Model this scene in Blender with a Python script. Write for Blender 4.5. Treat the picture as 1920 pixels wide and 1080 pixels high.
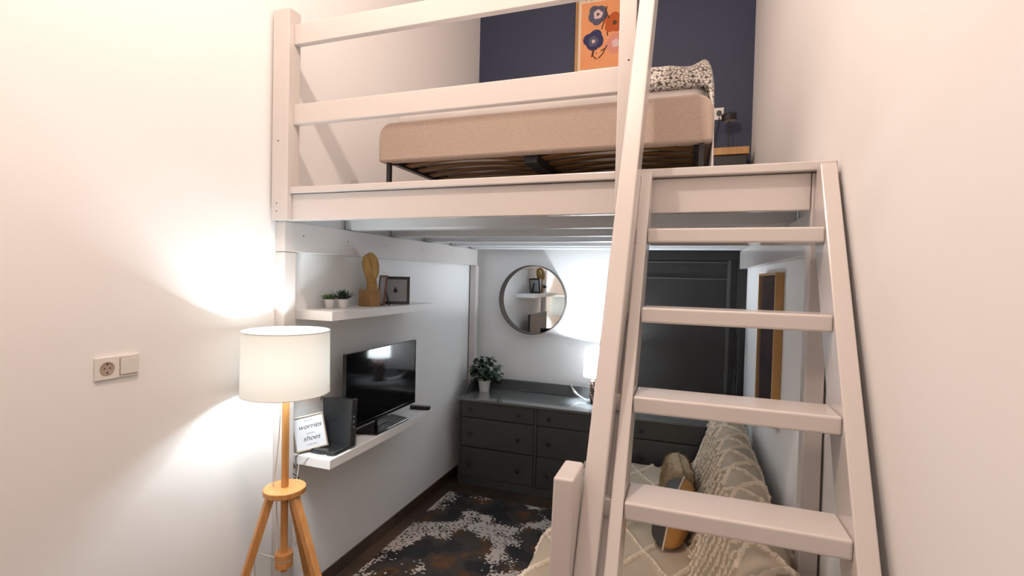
import bpy, bmesh, math, random
from mathutils import Vector, Matrix, noise
random.seed(7)
C = bpy.context.scene.collection
scene = bpy.context.scene
PI = math.pi
for o in list(bpy.data.objects):
    bpy.data.objects.remove(o, do_unlink=True)

# ------------------------------------------------------------------ camera
CAM = Vector((2.0, 0.0, 1.87))
yaw, pit, rol = math.radians(19.41383), math.radians(-1.29898), math.radians(1.34357)
fwd = Vector((-math.sin(yaw)*math.cos(pit), math.cos(yaw)*math.cos(pit), math.sin(pit)))
r0 = Vector((math.cos(yaw), math.sin(yaw), 0)); u0 = r0.cross(fwd)
rgt = r0*math.cos(rol)+u0*math.sin(rol); upv = -r0*math.sin(rol)+u0*math.cos(rol)
cam = bpy.data.objects.new('camera', bpy.data.cameras.new('camera')); C.objects.link(cam)
cam.matrix_world = Matrix(((rgt.x, upv.x, -fwd.x, CAM.x), (rgt.y, upv.y, -fwd.y, CAM.y),
                           (rgt.z, upv.z, -fwd.z, CAM.z), (0, 0, 0, 1)))
cam.data.sensor_width = 36; cam.data.lens = 36*929.413/1920; cam.data.clip_start = .02
scene.camera = cam

# ------------------------------------------------------------------ world, exposure, room light
scene.view_settings.view_transform = 'Standard'; scene.view_settings.look = 'None'
scene.view_settings.gamma = 1; scene.view_settings.use_curve_mapping = False
scene.view_settings.exposure = 0.0
world = bpy.data.worlds.new('world'); scene.world = world; world.use_nodes = True
world.node_tree.nodes['Background'].inputs[0].default_value = (1, .85, .72, 1)
world.node_tree.nodes['Background'].inputs[1].default_value = .05

def lamp(name, loc, power, col, radius):
    l = bpy.data.lights.new(name, 'POINT'); l.energy = power; l.color = col; l.shadow_soft_size = radius
    o = bpy.data.objects.new(name, l); C.objects.link(o); o.location = loc
    return o
CEIL_LAMP = Vector((1.25, .85, 4.25))
lamp('ceiling_lamp_light', CEIL_LAMP, 114, (1, .80, .69), .05)
LAMP = Vector((.255, 1.82, 0))          # floor lamp position
DLAMP = Vector((1.275, 4.33, .78))      # dresser lamp position

# ------------------------------------------------------------------ materials
def mat(name, col, rough=.5, metal=0, spec=.5, bump=None, var=None, coat=0, trans=0):
    m = bpy.data.materials.new(name); m.use_nodes = True
    nt = m.node_tree; b = nt.nodes['Principled BSDF']
    b.inputs['Base Color'].default_value = (*col, 1); b.inputs['Roughness'].default_value = rough
    b.inputs['Metallic'].default_value = metal; b.inputs['Specular IOR Level'].default_value = spec
    b.inputs['Coat Weight'].default_value = coat
    tc = nt.nodes.new('ShaderNodeTexCoord')
    if bump:
        n = nt.nodes.new('ShaderNodeTexNoise'); n.inputs['Scale'].default_value = bump[0]; n.inputs['Detail'].default_value = 5
        bp = nt.nodes.new('ShaderNodeBump'); bp.inputs['Strength'].default_value = bump[1]; bp.inputs['Distance'].default_value = bump[2] if len(bump) > 2 else .002
        nt.links.new(tc.outputs['Object'], n.inputs['Vector']); nt.links.new(n.outputs['Fac'], bp.inputs['Height'])
        nt.links.new(bp.outputs['Normal'], b.inputs['Normal'])
    if var:   # (scale vector, colour2)
        mp = nt.nodes.new('ShaderNodeMapping'); mp.inputs['Scale'].default_value = var[0]
        n = nt.nodes.new('ShaderNodeTexNoise'); n.inputs['Scale'].default_value = 1; n.inputs['Detail'].default_value = 4
        mx = nt.nodes.new('ShaderNodeMix'); mx.data_type = 'RGBA'
        rp = nt.nodes.new('ShaderNodeMapRange'); rp.inputs[1].default_value = .35; rp.inputs[2].default_value = .65
        mx.inputs[6].default_value = (*col, 1); mx.inputs[7].default_value = (*var[1], 1)
        nt.links.new(tc.outputs['Object'], mp.inputs['Vector']); nt.links.new(mp.outputs[0], n.inputs['Vector'])
        nt.links.new(n.outputs['Fac'], rp.inputs[0]); nt.links.new(rp.outputs[0], mx.inputs[0])
        nt.links.new(mx.outputs[2], b.inputs['Base Color'])
    return m
M = {}
M['wall'] = mat('wall_paint', (.88, .87, .86), .85, bump=(60, .12))
M['blue'] = mat('blue_paint', (.034, .044, .088), .6, bump=(60, .1))
M['ceiling'] = mat('ceiling_paint', (.8, .78, .76), .9, bump=(40, .1))
M['loft'] = mat('loft_enamel', (.64, .59, .56), .24, bump=(9, .25, .002), coat=.25)
M['under'] = mat('underside_boards', (.76, .76, .76), .5, bump=(30, .1))
M['joist'] = mat('joist_enamel', (.70, .70, .71), .32, bump=(9, .2, .002))
M['black_metal'] = mat('black_metal', (.012, .012, .012), .4, bump=(80, .05))
M['black_plastic'] = mat('black_plastic', (.018, .02, .022), .28, bump=(120, .05))
M['gloss_black'] = mat('gloss_black', (.004, .004, .005), .06, bump=(2, .01))
M['shelf'] = mat('shelf_laminate', (.9, .89, .88), .35, bump=(50, .04))
M['white_ceramic'] = mat('white_ceramic', (.82, .80, .78), .35, bump=(40, .03))
M['plastic'] = mat('white_plastic', (.80, .77, .73), .35, bump=(50, .02))
M['dark'] = mat('dark_hole', (.02, .018, .015), .8, bump=(50, .02))
M['grey'] = mat('dresser_grey', (.055, .058, .058), .36, bump=(30, .06))
M['greytop_lit'] = mat('dresser_grey_satin_lit', (.15, .16, .16), .22, bump=(30, .04), coat=1)  # same dresser paint, glossier; colour lightened to stand in for lamplight on the top
M['knob'] = mat('knob_black', (.015, .014, .013), .45, bump=(30, .05))
M['doordark'] = mat('door_dark_stain', (.009, .0085, .0085), .5, var=((30, 30, 2), (.012, .0115, .011)), bump=(40, .1))
M['doortrim'] = mat('door_dark_trim', (.05, .05, .048), .5, bump=(40, .1))
M['lampwood'] = mat('lamp_beech', (.54, .245, .075), .4, var=((60, 60, 4), (.64, .32, .11)))
M['sculptwood'] = mat('carved_wood', (.30, .165, .04), .42, var=((40, 40, 8), (.40, .23, .06)))
M['slatwood'] = mat('slat_birch', (.24, .12, .035), .5, var=((4, 40, 40), (.17, .085, .025)))
M['stone'] = mat('plinth_wood', (.27, .145, .045), .55, var=((30, 30, 10), (.35, .19, .07)))
M['framegold'] = mat('frame_oak', (.42, .22, .07), .4, var=((40, 40, 4), (.5, .28, .1)))
M['framesilver'] = mat('frame_champagne', (.55, .48, .38), .3, metal=.6, bump=(50, .02))
M['frameblack'] = mat('frame_black', (.02, .018, .017), .4, bump=(50, .02))
M['framerose'] = mat('frame_walnut', (.20, .09, .06), .4, bump=(50, .02))
M['paper'] = mat('paper', (.78, .79, .82), .7, bump=(50, .02))
M['greypaper'] = mat('grey_paper', (.38, .38, .38), .7, bump=(50, .02))
M['ink'] = mat('ink', (.03, .03, .035), .7, bump=(50, .02))
M['posterorange'] = mat('poster_orange', (.83, .34, .13), .6, var=((3, 3, 3), (.85, .38, .18)))
M['postercream'] = mat('poster_cream', (.85, .68, .5), .6, bump=(50, .02))
M['pblue'] = mat('print_slate_blue', (.085, .09, .15), .6, bump=(50, .02))
M['pnavy'] = mat('print_navy', (.02, .022, .10), .6, bump=(50, .02))
M['pred'] = mat('print_rust', (.52, .10, .012), .6, bump=(50, .02))
M['ppink'] = mat('print_pink', (.72, .30, .22), .6, bump=(50, .02))
M['plilac'] = mat('print_lilac', (.75, .55, .55), .6, bump=(50, .02))
M['pbrown'] = mat('print_brown', (.11, .04, .01), .6, bump=(50, .02))
M['leafdark'] = mat('leaf_dark', (.008, .022, .016), .4, var=((20, 20, 20), (.014, .035, .022)))
M['leafgreen'] = mat('leaf_green', (.035, .09, .025), .4, var=((60, 60, 60), (.09, .16, .04)))
M['leafpoth'] = mat('leaf_pot', (.007, .024, .010), .4, var=((30, 30, 30), (.018, .05, .018)))
M['soil'] = mat('soil', (.03, .02, .012), .9, bump=(90, .5))
M['mattress'] = mat('white_sheet', (.78, .74, .72), .9, bump=(14, .4, .01))
M['sofa'] = mat('sofa_fabric', (.45, .40, .33), .9, bump=(200, .3))
M['mustard'] = mat('mustard_velvet', (.47, .225, .06), .8, var=((9, 9, 9), (.53, .27, .08)), bump=(150, .2))
M['charcoal'] = mat('charcoal_fabric', (.06, .057, .055), .9, bump=(200, .3))
M['piping'] = mat('cream_piping', (.70, .58, .42), .9, bump=(200, .3))
M['fleece'] = mat('fleece', (.52, .40, .26), .95, bump=(60, .9, .01), var=((14, 14, 14), (.42, .31, .19)))
M['throw'] = mat('throw_cotton', (.47, .39, .29), .95, bump=(260, .35, .001), var=((5, 5, 5), (.52, .44, .33)))
M['tuft'] = mat('throw_tuft', (.80, .69, .54), .95, bump=(400, .5, .001))
M['cablew'] = mat('cable_white', (.75, .73, .7), .5, bump=(50, .02))
M['steel'] = mat('brushed_steel', (.5, .5, .5), .25, metal=1, bump=(90, .03))
M['darkpicture'] = mat('dark_print', (.035, .028, .045), .12, var=((5, 3, 5), (.10, .06, .045)))
M['mirror'] = mat('mirror_glass', (.93, .93, .93), .01, metal=1)
M['mirrorframe'] = mat('mirror_bronze', (.02, .014, .014), .4, bump=(50, .03))
M['brace'] = mat('bead_dark', (.06, .03, .02), .35, bump=(60, .1))
M['beadlight'] = mat('bead_light', (.55, .35, .27), .35, bump=(60, .1))

def felt():           # upholstery, woven
    m = mat('bed_upholstery', (.44, .345, .285), .9)
    nt = m.node_tree; b = nt.nodes['Principled BSDF']; tc = nt.nodes.new('ShaderNodeTexCoord')
    mp = nt.nodes.new('ShaderNodeMapping'); mp.inputs['Scale'].default_value = (60, 60, 300)
    n = nt.nodes.new('ShaderNodeTexNoise'); n.inputs['Scale'].default_value = 1.5; n.inputs['Detail'].default_value = 6
    r = nt.nodes.new('ShaderNodeValToRGB'); r.color_ramp.elements[0].color = (.41, .315, .26, 1); r.color_ramp.elements[1].color = (.48, .38, .315, 1)
    r.color_ramp.elements[0].position = .35; r.color_ramp.elements[1].position = .65
    nt.links.new(tc.outputs['Object'], mp.inputs[0]); nt.links.new(mp.outputs[0], n.inputs['Vector']); nt.links.new(n.outputs['Fac'], r.inputs[0])
    nt.links.new(r.outputs[0], b.inputs['Base Color'])
    bp = nt.nodes.new('ShaderNodeBump'); bp.inputs['Strength'].default_value = .3; bp.inputs['Distance'].default_value = .001
    nt.links.new(n.outputs['Fac'], bp.inputs['Height']); nt.links.new(bp.outputs[0], b.inputs['Normal'])
    return m
M['uphol'] = felt()

def knit():
    m = mat('grey_knit', (.4, .37, .34), .95); nt = m.node_tree; b = nt.nodes['Principled BSDF']; tc = nt.nodes.new('ShaderNodeTexCoord')
    v = nt.nodes.new('ShaderNodeTexVoronoi'); v.inputs['Scale'].default_value = 95
    r = nt.nodes.new('ShaderNodeValToRGB'); r.color_ramp.elements[0].color = (.78, .73, .67, 1); r.color_ramp.elements[1].color = (.07, .06, .055, 1)
    r.color_ramp.elements[0].position = .25; r.color_ramp.elements[1].position = .78
    nt.links.new(tc.outputs['Object'], v.inputs['Vector']); nt.links.new(v.outputs['Distance'], r.inputs[0]); nt.links.new(r.outputs[0], b.inputs['Base Color'])
    bp = nt.nodes.new('ShaderNodeBump'); bp.inputs['Strength'].default_value = .9; bp.inputs['Distance'].default_value = .006; bp.invert = True
    nt.links.new(v.outputs['Distance'], bp.inputs['Height']); nt.links.new(bp.outputs[0], b.inputs['Normal'])
    return m
M['knit'] = knit()

def shade_mat(name, col, tr):
    m = bpy.data.materials.new(name); m.use_nodes = True; nt = m.node_tree; nt.nodes.clear()
    out = nt.nodes.new('ShaderNodeOutputMaterial'); mx = nt.nodes.new('ShaderNodeMixShader')
    d = nt.nodes.new('ShaderNodeBsdfDiffuse'); t = nt.nodes.new('ShaderNodeBsdfTranslucent')
    n = nt.nodes.new('ShaderNodeTexNoise'); n.inputs['Scale'].default_value = 300
    bp = nt.nodes.new('ShaderNodeBump'); bp.inputs['Strength'].default_value = .1
    nt.links.new(n.outputs['Fac'], bp.inputs['Height']); nt.links.new(bp.outputs[0], d.inputs['Normal'])
    d.inputs[0].default_value = (*col, 1); t.inputs[0].default_value = (*col, 1); mx.inputs[0].default_value = tr
    nt.links.new(d.outputs[0], mx.inputs[1]); nt.links.new(t.outputs[0], mx.inputs[2]); nt.links.new(mx.outputs[0], out.inputs[0])
    return m
M['shade'] = shade_mat('lamp_shade_linen', (.92, .90, .82), .042)
M['shade2'] = shade_mat('small_shade_linen', (.93, .93, .92), .75)
def emit(name, col, s):
    m = bpy.data.materials.new(name); m.use_nodes = True; b = m.node_tree.nodes['Principled BSDF']
    b.inputs['Emission Color'].default_value = (*col, 1); b.inputs['Emission Strength'].default_value = s; return m
M['bulb'] = emit('bulb_glow', (.92, .96, 1), 12)
M['led'] = emit('led_glow', (.8, .9, 1), .8)
M['diffuser'] = mat('lamp_diffuser', (.7, .6, .5), .5, bump=(50, .02))

def floor_mat(name, axis='floor'):
    m = mat(name, (.05, .03, .02), .38); nt = m.node_tree; b = nt.nodes['Principled BSDF']; tc = nt.nodes.new('ShaderNodeTexCoord')
    sep = nt.nodes.new('ShaderNodeSeparateXYZ'); cmb = nt.nodes.new('ShaderNodeCombineXYZ')
    nt.links.new(tc.outputs['Object'], sep.inputs[0])
    nt.links.new(sep.outputs[1], cmb.inputs[0])
    nt.links.new(sep.outputs[0 if axis == 'floor' else 2], cmb.inputs[1])
    br = nt.nodes.new('ShaderNodeTexBrick'); br.inputs['Scale'].default_value = 1; br.inputs['Brick Width'].default_value = .6 if axis == 'floor' else .3
    br.inputs['Row Height'].default_value = .15 if axis == 'floor' else 2; br.inputs['Mortar Size'].default_value = .0025
    br.inputs['Color1'].default_value = (.075, .043, .026, 1); br.inputs['Color2'].default_value = (.034, .021, .014, 1); br.inputs['Mortar'].default_value = (.012, .01, .009, 1)
    nt.links.new(cmb.outputs[0], br.inputs['Vector'])
    mp = nt.nodes.new('ShaderNodeMapping'); mp.inputs['Scale'].default_value = (40, 3, 40)
    n = nt.nodes.new('ShaderNodeTexNoise'); n.inputs['Scale'].default_value = 1; n.inputs['Detail'].default_value = 8
    nt.links.new(tc.outputs['Object'], mp.inputs[0]); nt.links.new(mp.outputs[0], n.inputs['Vector'])
    mx = nt.nodes.new('ShaderNodeMix'); mx.data_type = 'RGBA'; mx.blend_type = 'MULTIPLY'; mx.inputs[0].default_value = .8
    rp = nt.nodes.new('ShaderNodeMapRange'); rp.inputs[3].default_value = .35; rp.inputs[4].default_value = 1.7
    nt.links.new(n.outputs['Fac'], rp.inputs[0]); nt.links.new(br.outputs['Color'], mx.inputs[6]); nt.links.new(rp.outputs[0], mx.inputs[7]); nt.links.new(mx.outputs[2], b.inputs['Base Color'])
    return m
M['floor'] = floor_mat('floor_wood_tile'); M['base'] = floor_mat('baseboard_wood_tile', 'base')

def rug_mat():
    m = mat('rug_weave', (.05, .05, .05), .95); nt = m.node_tree; L = nt.links.new; N = nt.nodes.new
    b = nt.nodes['Principled BSDF']; tc = N('ShaderNodeTexCoord')
    # pixel grid: the weave makes the pattern blocky
    sn = N('ShaderNodeVectorMath'); sn.operation = 'SNAP'; sn.inputs[1].default_value = (.014, .009, 1)
    L(tc.outputs['Object'], sn.inputs[0])
    big = N('ShaderNodeTexNoise'); big.inputs['Scale'].default_value = 2.6; big.inputs['Detail'].default_value = 2; L(sn.outputs[0], big.inputs['Vector'])
    wn = N('ShaderNodeTexNoise'); wn.inputs['Scale'].default_value = 55; wn.inputs['Detail'].default_value = 1; L(sn.outputs[0], wn.inputs['Vector'])
    r1 = N('ShaderNodeMapRange'); r1.inputs[1].default_value = .45; r1.inputs[2].default_value = .57; r1.inputs[3].default_value = -.3; r1.inputs[4].default_value = .13; L(big.outputs['Fac'], r1.inputs[0])
    ad = N('ShaderNodeMath'); ad.operation = 'ADD'; L(r1.outputs[0], ad.inputs[0]); L(wn.outputs['Fac'], ad.inputs[1])
    gt = N('ShaderNodeMath'); gt.operation = 'GREATER_THAN'; gt.inputs[1].default_value = .53; L(ad.outputs[0], gt.inputs[0])
    # ground colours
    g = N('ShaderNodeTexNoise'); g.inputs['Scale'].default_value = 4.2; g.inputs['Detail'].default_value = 3
    mp = N('ShaderNodeMapping'); mp.inputs['Location'].default_value = (3, 7, 1); L(tc.outputs['Object'], mp.inputs[0]); L(mp.outputs[0], g.inputs['Vector'])
    cr = N('ShaderNodeValToRGB'); e = cr.color_ramp.elements
    e[0].position = .30; e[0].color = (.008, .011, .014, 1); e[1].position = .72; e[1].color = (.014, .013, .012, 1)
    for p, c in ((.42, (.012, .009, .007, 1)), (.5, (.042, .036, .033, 1)), (.56, (.045, .030, .020, 1)), (.62, (.12, .048, .012, 1)), (.66, (.05, .022, .009, 1))):
        q = e.new(p); q.color = c
    L(g.outputs['Fac'], cr.inputs[0])
    # ribs
    wv = N('ShaderNodeTexWave'); wv.bands_direction = 'X'; wv.inputs['Scale'].default_value = 22; L(tc.outputs['Object'], wv.inputs['Vector'])
    rb = N('ShaderNodeMapRange'); rb.inputs[3].default_value = .35; rb.inputs[4].default_value = 1.15; L(wv.outputs['Fac'], rb.inputs[0])
    mu = N('ShaderNodeMix'); mu.data_type = 'RGBA'; mu.blend_type = 'MULTIPLY'; mu.inputs[0].default_value = 1; L(cr.outputs[0], mu.inputs[6]); L(rb.outputs[0], mu.inputs[7])
    lt = N('ShaderNodeValToRGB'); lt.color_ramp.elements[0].color = (.40, .33, .29, 1); lt.color_ramp.elements[1].color = (.52, .47, .43, 1); L(g.outputs['Fac'], lt.inputs[0])
    mx = N('ShaderNodeMix'); mx.data_type = 'RGBA'; L(gt.outputs[0], mx.inputs[0]); L(mu.outputs[2], mx.inputs[6]); L(lt.outputs[0], mx.inputs[7])
    L(mx.outputs[2], b.inputs['Base Color'])
    bp = N('ShaderNodeBump'); bp.inputs['Strength'].default_value = .5; bp.inputs['Distance'].default_value = .003; L(wv.outputs['Fac'], bp.inputs['Height']); L(bp.outputs[0], b.inputs['Normal'])
    return m
M['rug'] = rug_mat()

# ------------------------------------------------------------------ mesh helpers
class MB:
    def __init__(s): s.v = []; s.f = []; s.mi = []; s.cur = 0
    def add(s, vs, fs):
        n = len(s.v); s.v += [Vector(v) for v in vs]; s.f += [tuple(i+n for i in f) for f in fs]; s.mi += [s.cur]*len(fs); return s
    def box(s, a, b):
        x0, y0, z0 = a; x1, y1, z1 = b
        return s.add([(x0, y0, z0), (x1, y0, z0), (x1, y1, z0), (x0, y1, z0), (x0, y0, z1), (x1, y0, z1), (x1, y1, z1), (x0, y1, z1)],
                     [(0, 3, 2, 1), (4, 5, 6, 7), (0, 1, 5, 4), (1, 2, 6, 5), (2, 3, 7, 6), (3, 0, 4, 7)])
    def prism(s, pts, a, b):      # two matching outlines a, b: lists of 3D points
        n = len(a)
        return s.add(list(a)+list(b), [tuple(range(n))[::-1], tuple(range(n, 2*n))]+[(i, (i+1) % n, n+(i+1) % n, n+i) for i in range(n)])
    def extr(s, pts, ax, t0, t1):
        def p(q, t):
            return {'x': (t, q[0], q[1]), 'y': (q[0], t, q[1]), 'z': (q[0], q[1], t)}[ax]
        return s.prism(None, [p(q, t0) for q in pts], [p(q, t1) for q in pts])
    def lathe(s, prof, c=(0, 0, 0), n=32, ax='z', cap=True):
        vs = []; fs = []; m = len(prof)
        for r, h in prof:
            for k in range(n):
                a = 2*PI*k/n; u, w = r*math.cos(a), r*math.sin(a)
                p = {'z': (u, w, h), 'y': (u, h, w), 'x': (h, u, w)}[ax]
                vs.append((p[0]+c[0], p[1]+c[1], p[2]+c[2]))
        for j in range(m-1):
            for k in range(n):
                fs.append((j*n+k, j*n+(k+1) % n, (j+1)*n+(k+1) % n, (j+1)*n+k))
        if cap:
            fs.append(tuple(range(n))[::-1]); fs.append(tuple((m-1)*n+k for k in range(n)))
        return s.add(vs, fs)
    def tube(s, pts, r, n=10, cap=True, closed=False, sx=1, sy=1, upd=None):
        pts = [Vector(p) for p in pts]; m = len(pts); rs = r if isinstance(r, (list, tuple)) else [r]*m
        vs = []; fs = []; prev = None
        for i, p in enumerate(pts):
            if closed: t = pts[(i+1) % m]-pts[i-1]
            else: t = pts[min(i+1, m-1)]-pts[max(i-1, 0)]
            t.normalize()
            ref = Vector(upd) if upd else (prev if prev is not None else (Vector((0, 0, 1)) if abs(t.z) < .9 else Vector((1, 0, 0))))
            a = ref-t*ref.dot(t)
            if a.length < 1e-6: a = t.orthogonal()
            a.normalize(); bb = t.cross(a); prev = a
            for k in range(n):
                q = 2*PI*k/n+(PI/4 if n == 4 else 0); vs.append(p+(a*math.cos(q)*sx+bb*math.sin(q)*sy)*rs[i])
        for i in range(m if closed else m-1):
            for k in range(n):
                i2 = (i+1) % m; fs.append((i*n+k, i*n+(k+1) % n, i2*n+(k+1) % n, i2*n+k))
        if cap and not closed:
            fs.append(tuple(range(n))[::-1]); fs.append(tuple((m-1)*n+k for k in range(n)))
        return s.add(vs, fs)
    def sphere(s, c, r, nu=16, nv=10, sc=(1, 1, 1)):
        prof = [(r*math.sin(PI*(j+.001)/(nv+.002)), -r*math.cos(PI*j/nv)) for j in range(nv+1)]
        k = len(s.v); s.lathe(prof, (0, 0, 0), nu)
        for i in range(k, len(s.v)):
            v = s.v[i]; s.v[i] = Vector((v.x*sc[0]+c[0], v.y*sc[1]+c[1], v.z*sc[2]+c[2]))
        return s
    def build(s, name, mats, parent=None, smooth=False, bevel=0, seg=2, local=False, angle=35):
        off = Vector((0, 0, 0))
        if parent is not None and not local:
            q = parent
            while q is not None: off += q.location; q = q.parent
        me = bpy.data.meshes.new(name); me.from_pydata([tuple(v-off) for v in s.v], [], s.f)
        mats = mats if isinstance(mats, (list, tuple)) else [mats]
        for m in mats: me.materials.append(m)
        bm = bmesh.new(); bm.from_mesh(me); bmesh.ops.recalc_face_normals(bm, faces=bm.faces)
        bm.to_mesh(me); bm.free()
        for p, k in zip(me.polygons, s.mi): p.material_index = k
        if smooth:
            for p in me.polygons: p.use_smooth = True
            me.set_sharp_from_angle(angle=math.radians(angle))
        o = bpy.data.objects.new(name, me); C.objects.link(o)
        if parent is not None: o.parent = parent
        if bevel:
            b = o.modifiers.new('bevel', 'BEVEL'); b.width = bevel; b.segments = seg; b.limit_method = 'ANGLE'
        return o
def B(a, b): return MB().box(a, b)
def tag(o, label, cat, group=None, kind=None):
    o['label'] = label; o['category'] = cat
    if group: o['group'] = group
    if kind: o['kind'] = kind
    return o
def thing(name, loc, label, cat, group=None, rotz=0, rot=None):
    o = bpy.data.objects.new(name, None); C.objects.link(o); o.location = loc; o.rotation_euler = rot or (0, 0, rotz)
    o.empty_display_size = .05
    return tag(o, label, cat, group)
def struct(o): o['kind'] = 'structure'; return o
def copy_tree(o, parent=None):
    c = o.copy(); C.objects.link(c); c.parent = parent
    for ch in o.children: copy_tree(ch, c)
    return c
def text_mesh(name, body, size, mtl, parent, loc, rot, shear=0, align='CENTER', extrude=.0002, sx=1):
    cu = bpy.data.curves.new(name, 'FONT'); cu.body = body; cu.size = size; cu.shear = shear; cu.align_x = align; cu.extrude = extrude
    t = bpy.data.objects.new(name+'_t', cu); C.objects.link(t)
    me = bpy.data.meshes.new_from_object(t.evaluated_get(bpy.context.evaluated_depsgraph_get()))
    bpy.data.objects.remove(t, do_unlink=True)
    me.materials.clear(); me.materials.append(mtl)
    o = bpy.data.objects.new(name, me); C.objects.link(o); o.parent = parent; o.location = loc; o.rotation_euler = rot; o.scale = (sx, 1, 1)
    return o

# ------------------------------------------------------------------ the room
W, D, H, Y0 = 2.47, 4.55, 4.9, -1.6
struct(B((-.12, Y0-.12, -.12), (W+.12, D+.12, 0)).build('floor', M['floor']))
struct(B((-.12, Y0-.12, H), (W+.12, D+.12, H+.1)).build('ceiling', M['ceiling']))
struct(B((-.12, Y0-.12, 0), (0, D+.12, H)).build('wall_left', M['wall']))
struct(B((W, Y0-.12, 0), (W+.12, D+.12, H)).build('wall_right', M['wall']))
struct(B((0, Y0-.12, 0), (W, Y0, H)).build('wall_front', M['wall']))
mb = MB(); mb.box((0, D, 0), (W, D+.12, 2.262)); mb.cur = 1; mb.box((0, D, 2.262), (W, D+.12, H))
struct(mb.build('wall_back', [M['wall'], M['blue']]))
struct(B((0.0005, Y0, 0), (.012, 4.54, .082)).build('baseboard_left', M['base'], bevel=.001))
struct(B((W-.012, Y0, 0), (W-.0005, 4.54, .082)).build('baseboard_right', M['base'], bevel=.001))

# dark door behind the dresser
door = bpy.data.objects.new('door_1', None); C.objects.link(door); door.location = (2.0, 4.54, 0); door['kind'] = 'structure'
mb = MB(); mb.box((1.53, 4.515, 0), (1.60, 4.549, 2.13)); mb.box((2.395, 4.515, 0), (2.468, 4.549, 2.13)); mb.box((1.60, 4.515, 2.05), (2.395, 4.549, 2.13))
mb.build('door_frame', M['doordark'], door, bevel=.002)
B((1.60, 4.535, .01), (2.395, 4.548, 2.05)).build('door_panel', M['doordark'], door)
for z in (2.03, 1.89):
    B((1.60, 4.524, z-.006), (2.32, 4.535, z+.006)).build('door_rail', M['doortrim'], door, bevel=.002)
B((2.318, 4.52, .01), (2.345, 4.535, 2.05)).build('door_moulding', M['doortrim'], door, bevel=.002)

# ------------------------------------------------------------------ loft platform
loft = thing('loft_platform', (1.235, 2.0, 0), 'large enamelled wooden loft platform spanning the room and carrying the bed', 'loft')
LM = M['loft']
def wood(name, a, b, m=LM, bev=.004): return B(a, b).build(name, m, loft, bevel=bev)
wood('guard_post', (.02, 1.95, 2.127), (.12, 2.03, 3.17)); wood('guard_post', (1.725, 1.95, 2.127), (1.79, 2.03, 3.3))
wood('guard_rail', (.12, 1.985, 2.605), (1.725, 2.02, 2.705)); wood('guard_rail', (.12, 1.985, 3.0), (1.725, 2.02, 3.102))
wood('fascia_board', (.12, 1.985, 2.127), (2.40, 2.025, 2.258))
wood('edge_trim', (.12, 1.965, 2.26), (1.725, 2.10, 2.292)); wood('edge_trim', (1.79, 1.955, 2.26), (2.468, 2.10, 2.292))
wood('side_beam', (.002, 2.0, 1.972), (.062, 4.47, 2.127)); wood('side_beam', (2.408, 2.06, 1.978), (2.468, 4.51, 2.127))
wood('post', (.002, 2.0, 0), (.062, 2.08, 1.97)); wood('post', (.012, 4.41, 0), (.072, 4.48, 1.97))
wood('post', (2.402, 1.985, 0), (2.462, 2.055, 2.258))
for y in (2.53, 3.03, 3.51, 3.98, 4.40):
    wood('joist', (.012, y, 2.13), (2.458, y+.06, 2.252), M['joist'], .012)
B((.005, 2.027, 2.254), (2.465, 4.545, 2.268)).build('deck', M['under'], loft)
for x, z in ((.06, 2.52), (.055, 2.17), (.055, 2.21), (1.765, 2.71)): MB().lathe([(.0035, 1.9493), (.0035, 1.951)], (x, 0, z), 10, 'y').build('screw_head', M['dark'], loft)
for y in (2.13, 2.5, 2.9, 3.4, 3.9): MB().lathe([(.004, .0618), (.004, .063)], (0, y, 2.06), 10, 'x').build('screw_head', M['dark'], loft)

# ------------------------------------------------------------------ ladder
lad = thing('loft_ladder', (2.1, 1.3, 0), 'steep wooden ladder with broad treads leaning on the loft edge by the right wall', 'ladder')
def fy(z): return 1.90-(2.265-z)*.522
def sx(z): return (z-2.265)*.0125
def leaned(name, xa, xb, depth, ztop, yclip, m=LM, bev=.004):
    zs = [(fy(0), 0), (fy(0)+depth, 0)]
    zc = (yclip-depth-1.90)/.522+2.265           # where the back face meets the clip
    if zc < ztop: zs += [(yclip, zc), (yclip, ztop)]
    else: zs += [(fy(ztop)+depth, ztop)]
    zs += [(fy(ztop), ztop)]
    a = [(xa+sx(z), y, z) for y, z in zs]; b = [(xb+sx(z), y, z) for y, z in zs]
    return MB().prism(None, a, b).build(name, m, lad, bevel=bev)
leaned('stringer', 1.832, 1.867, .16, 2.272, 1.952)
leaned('stringer', 2.407, 2.456, .16, 2.272, 1.952)
for k, z in enumerate((2.05, 1.781, 1.521, 1.259, .99, .72, .45, .18)):
    y = fy(z)+.002; x0 = sx(z)
    B((1.8674+x0, y, z-.05), (2.4066+x0, y+.152, z)).build('tread', LM, lad, bevel=.007, seg=3)
    B((1.795+x0, y+.004, z-.05), (1.8316+x0, y+.0545, z)).build('tread_spacer', LM, lad, bevel=.003)
mbk = []
zs = [(fy(.0)+.055, 0), (fy(.0)+.16, 0), (1.945, (1.945-.16-1.90)/.522+2.265), (1.945, 2.255), (fy(2.255)+.035, 2.255)]
MB().prism(None, [(1.797+sx(z), y, z) for y, z in zs], [(1.831+sx(z), y, z) for y, z in zs]).build('backing_board', LM, lad, bevel=.002)
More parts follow.
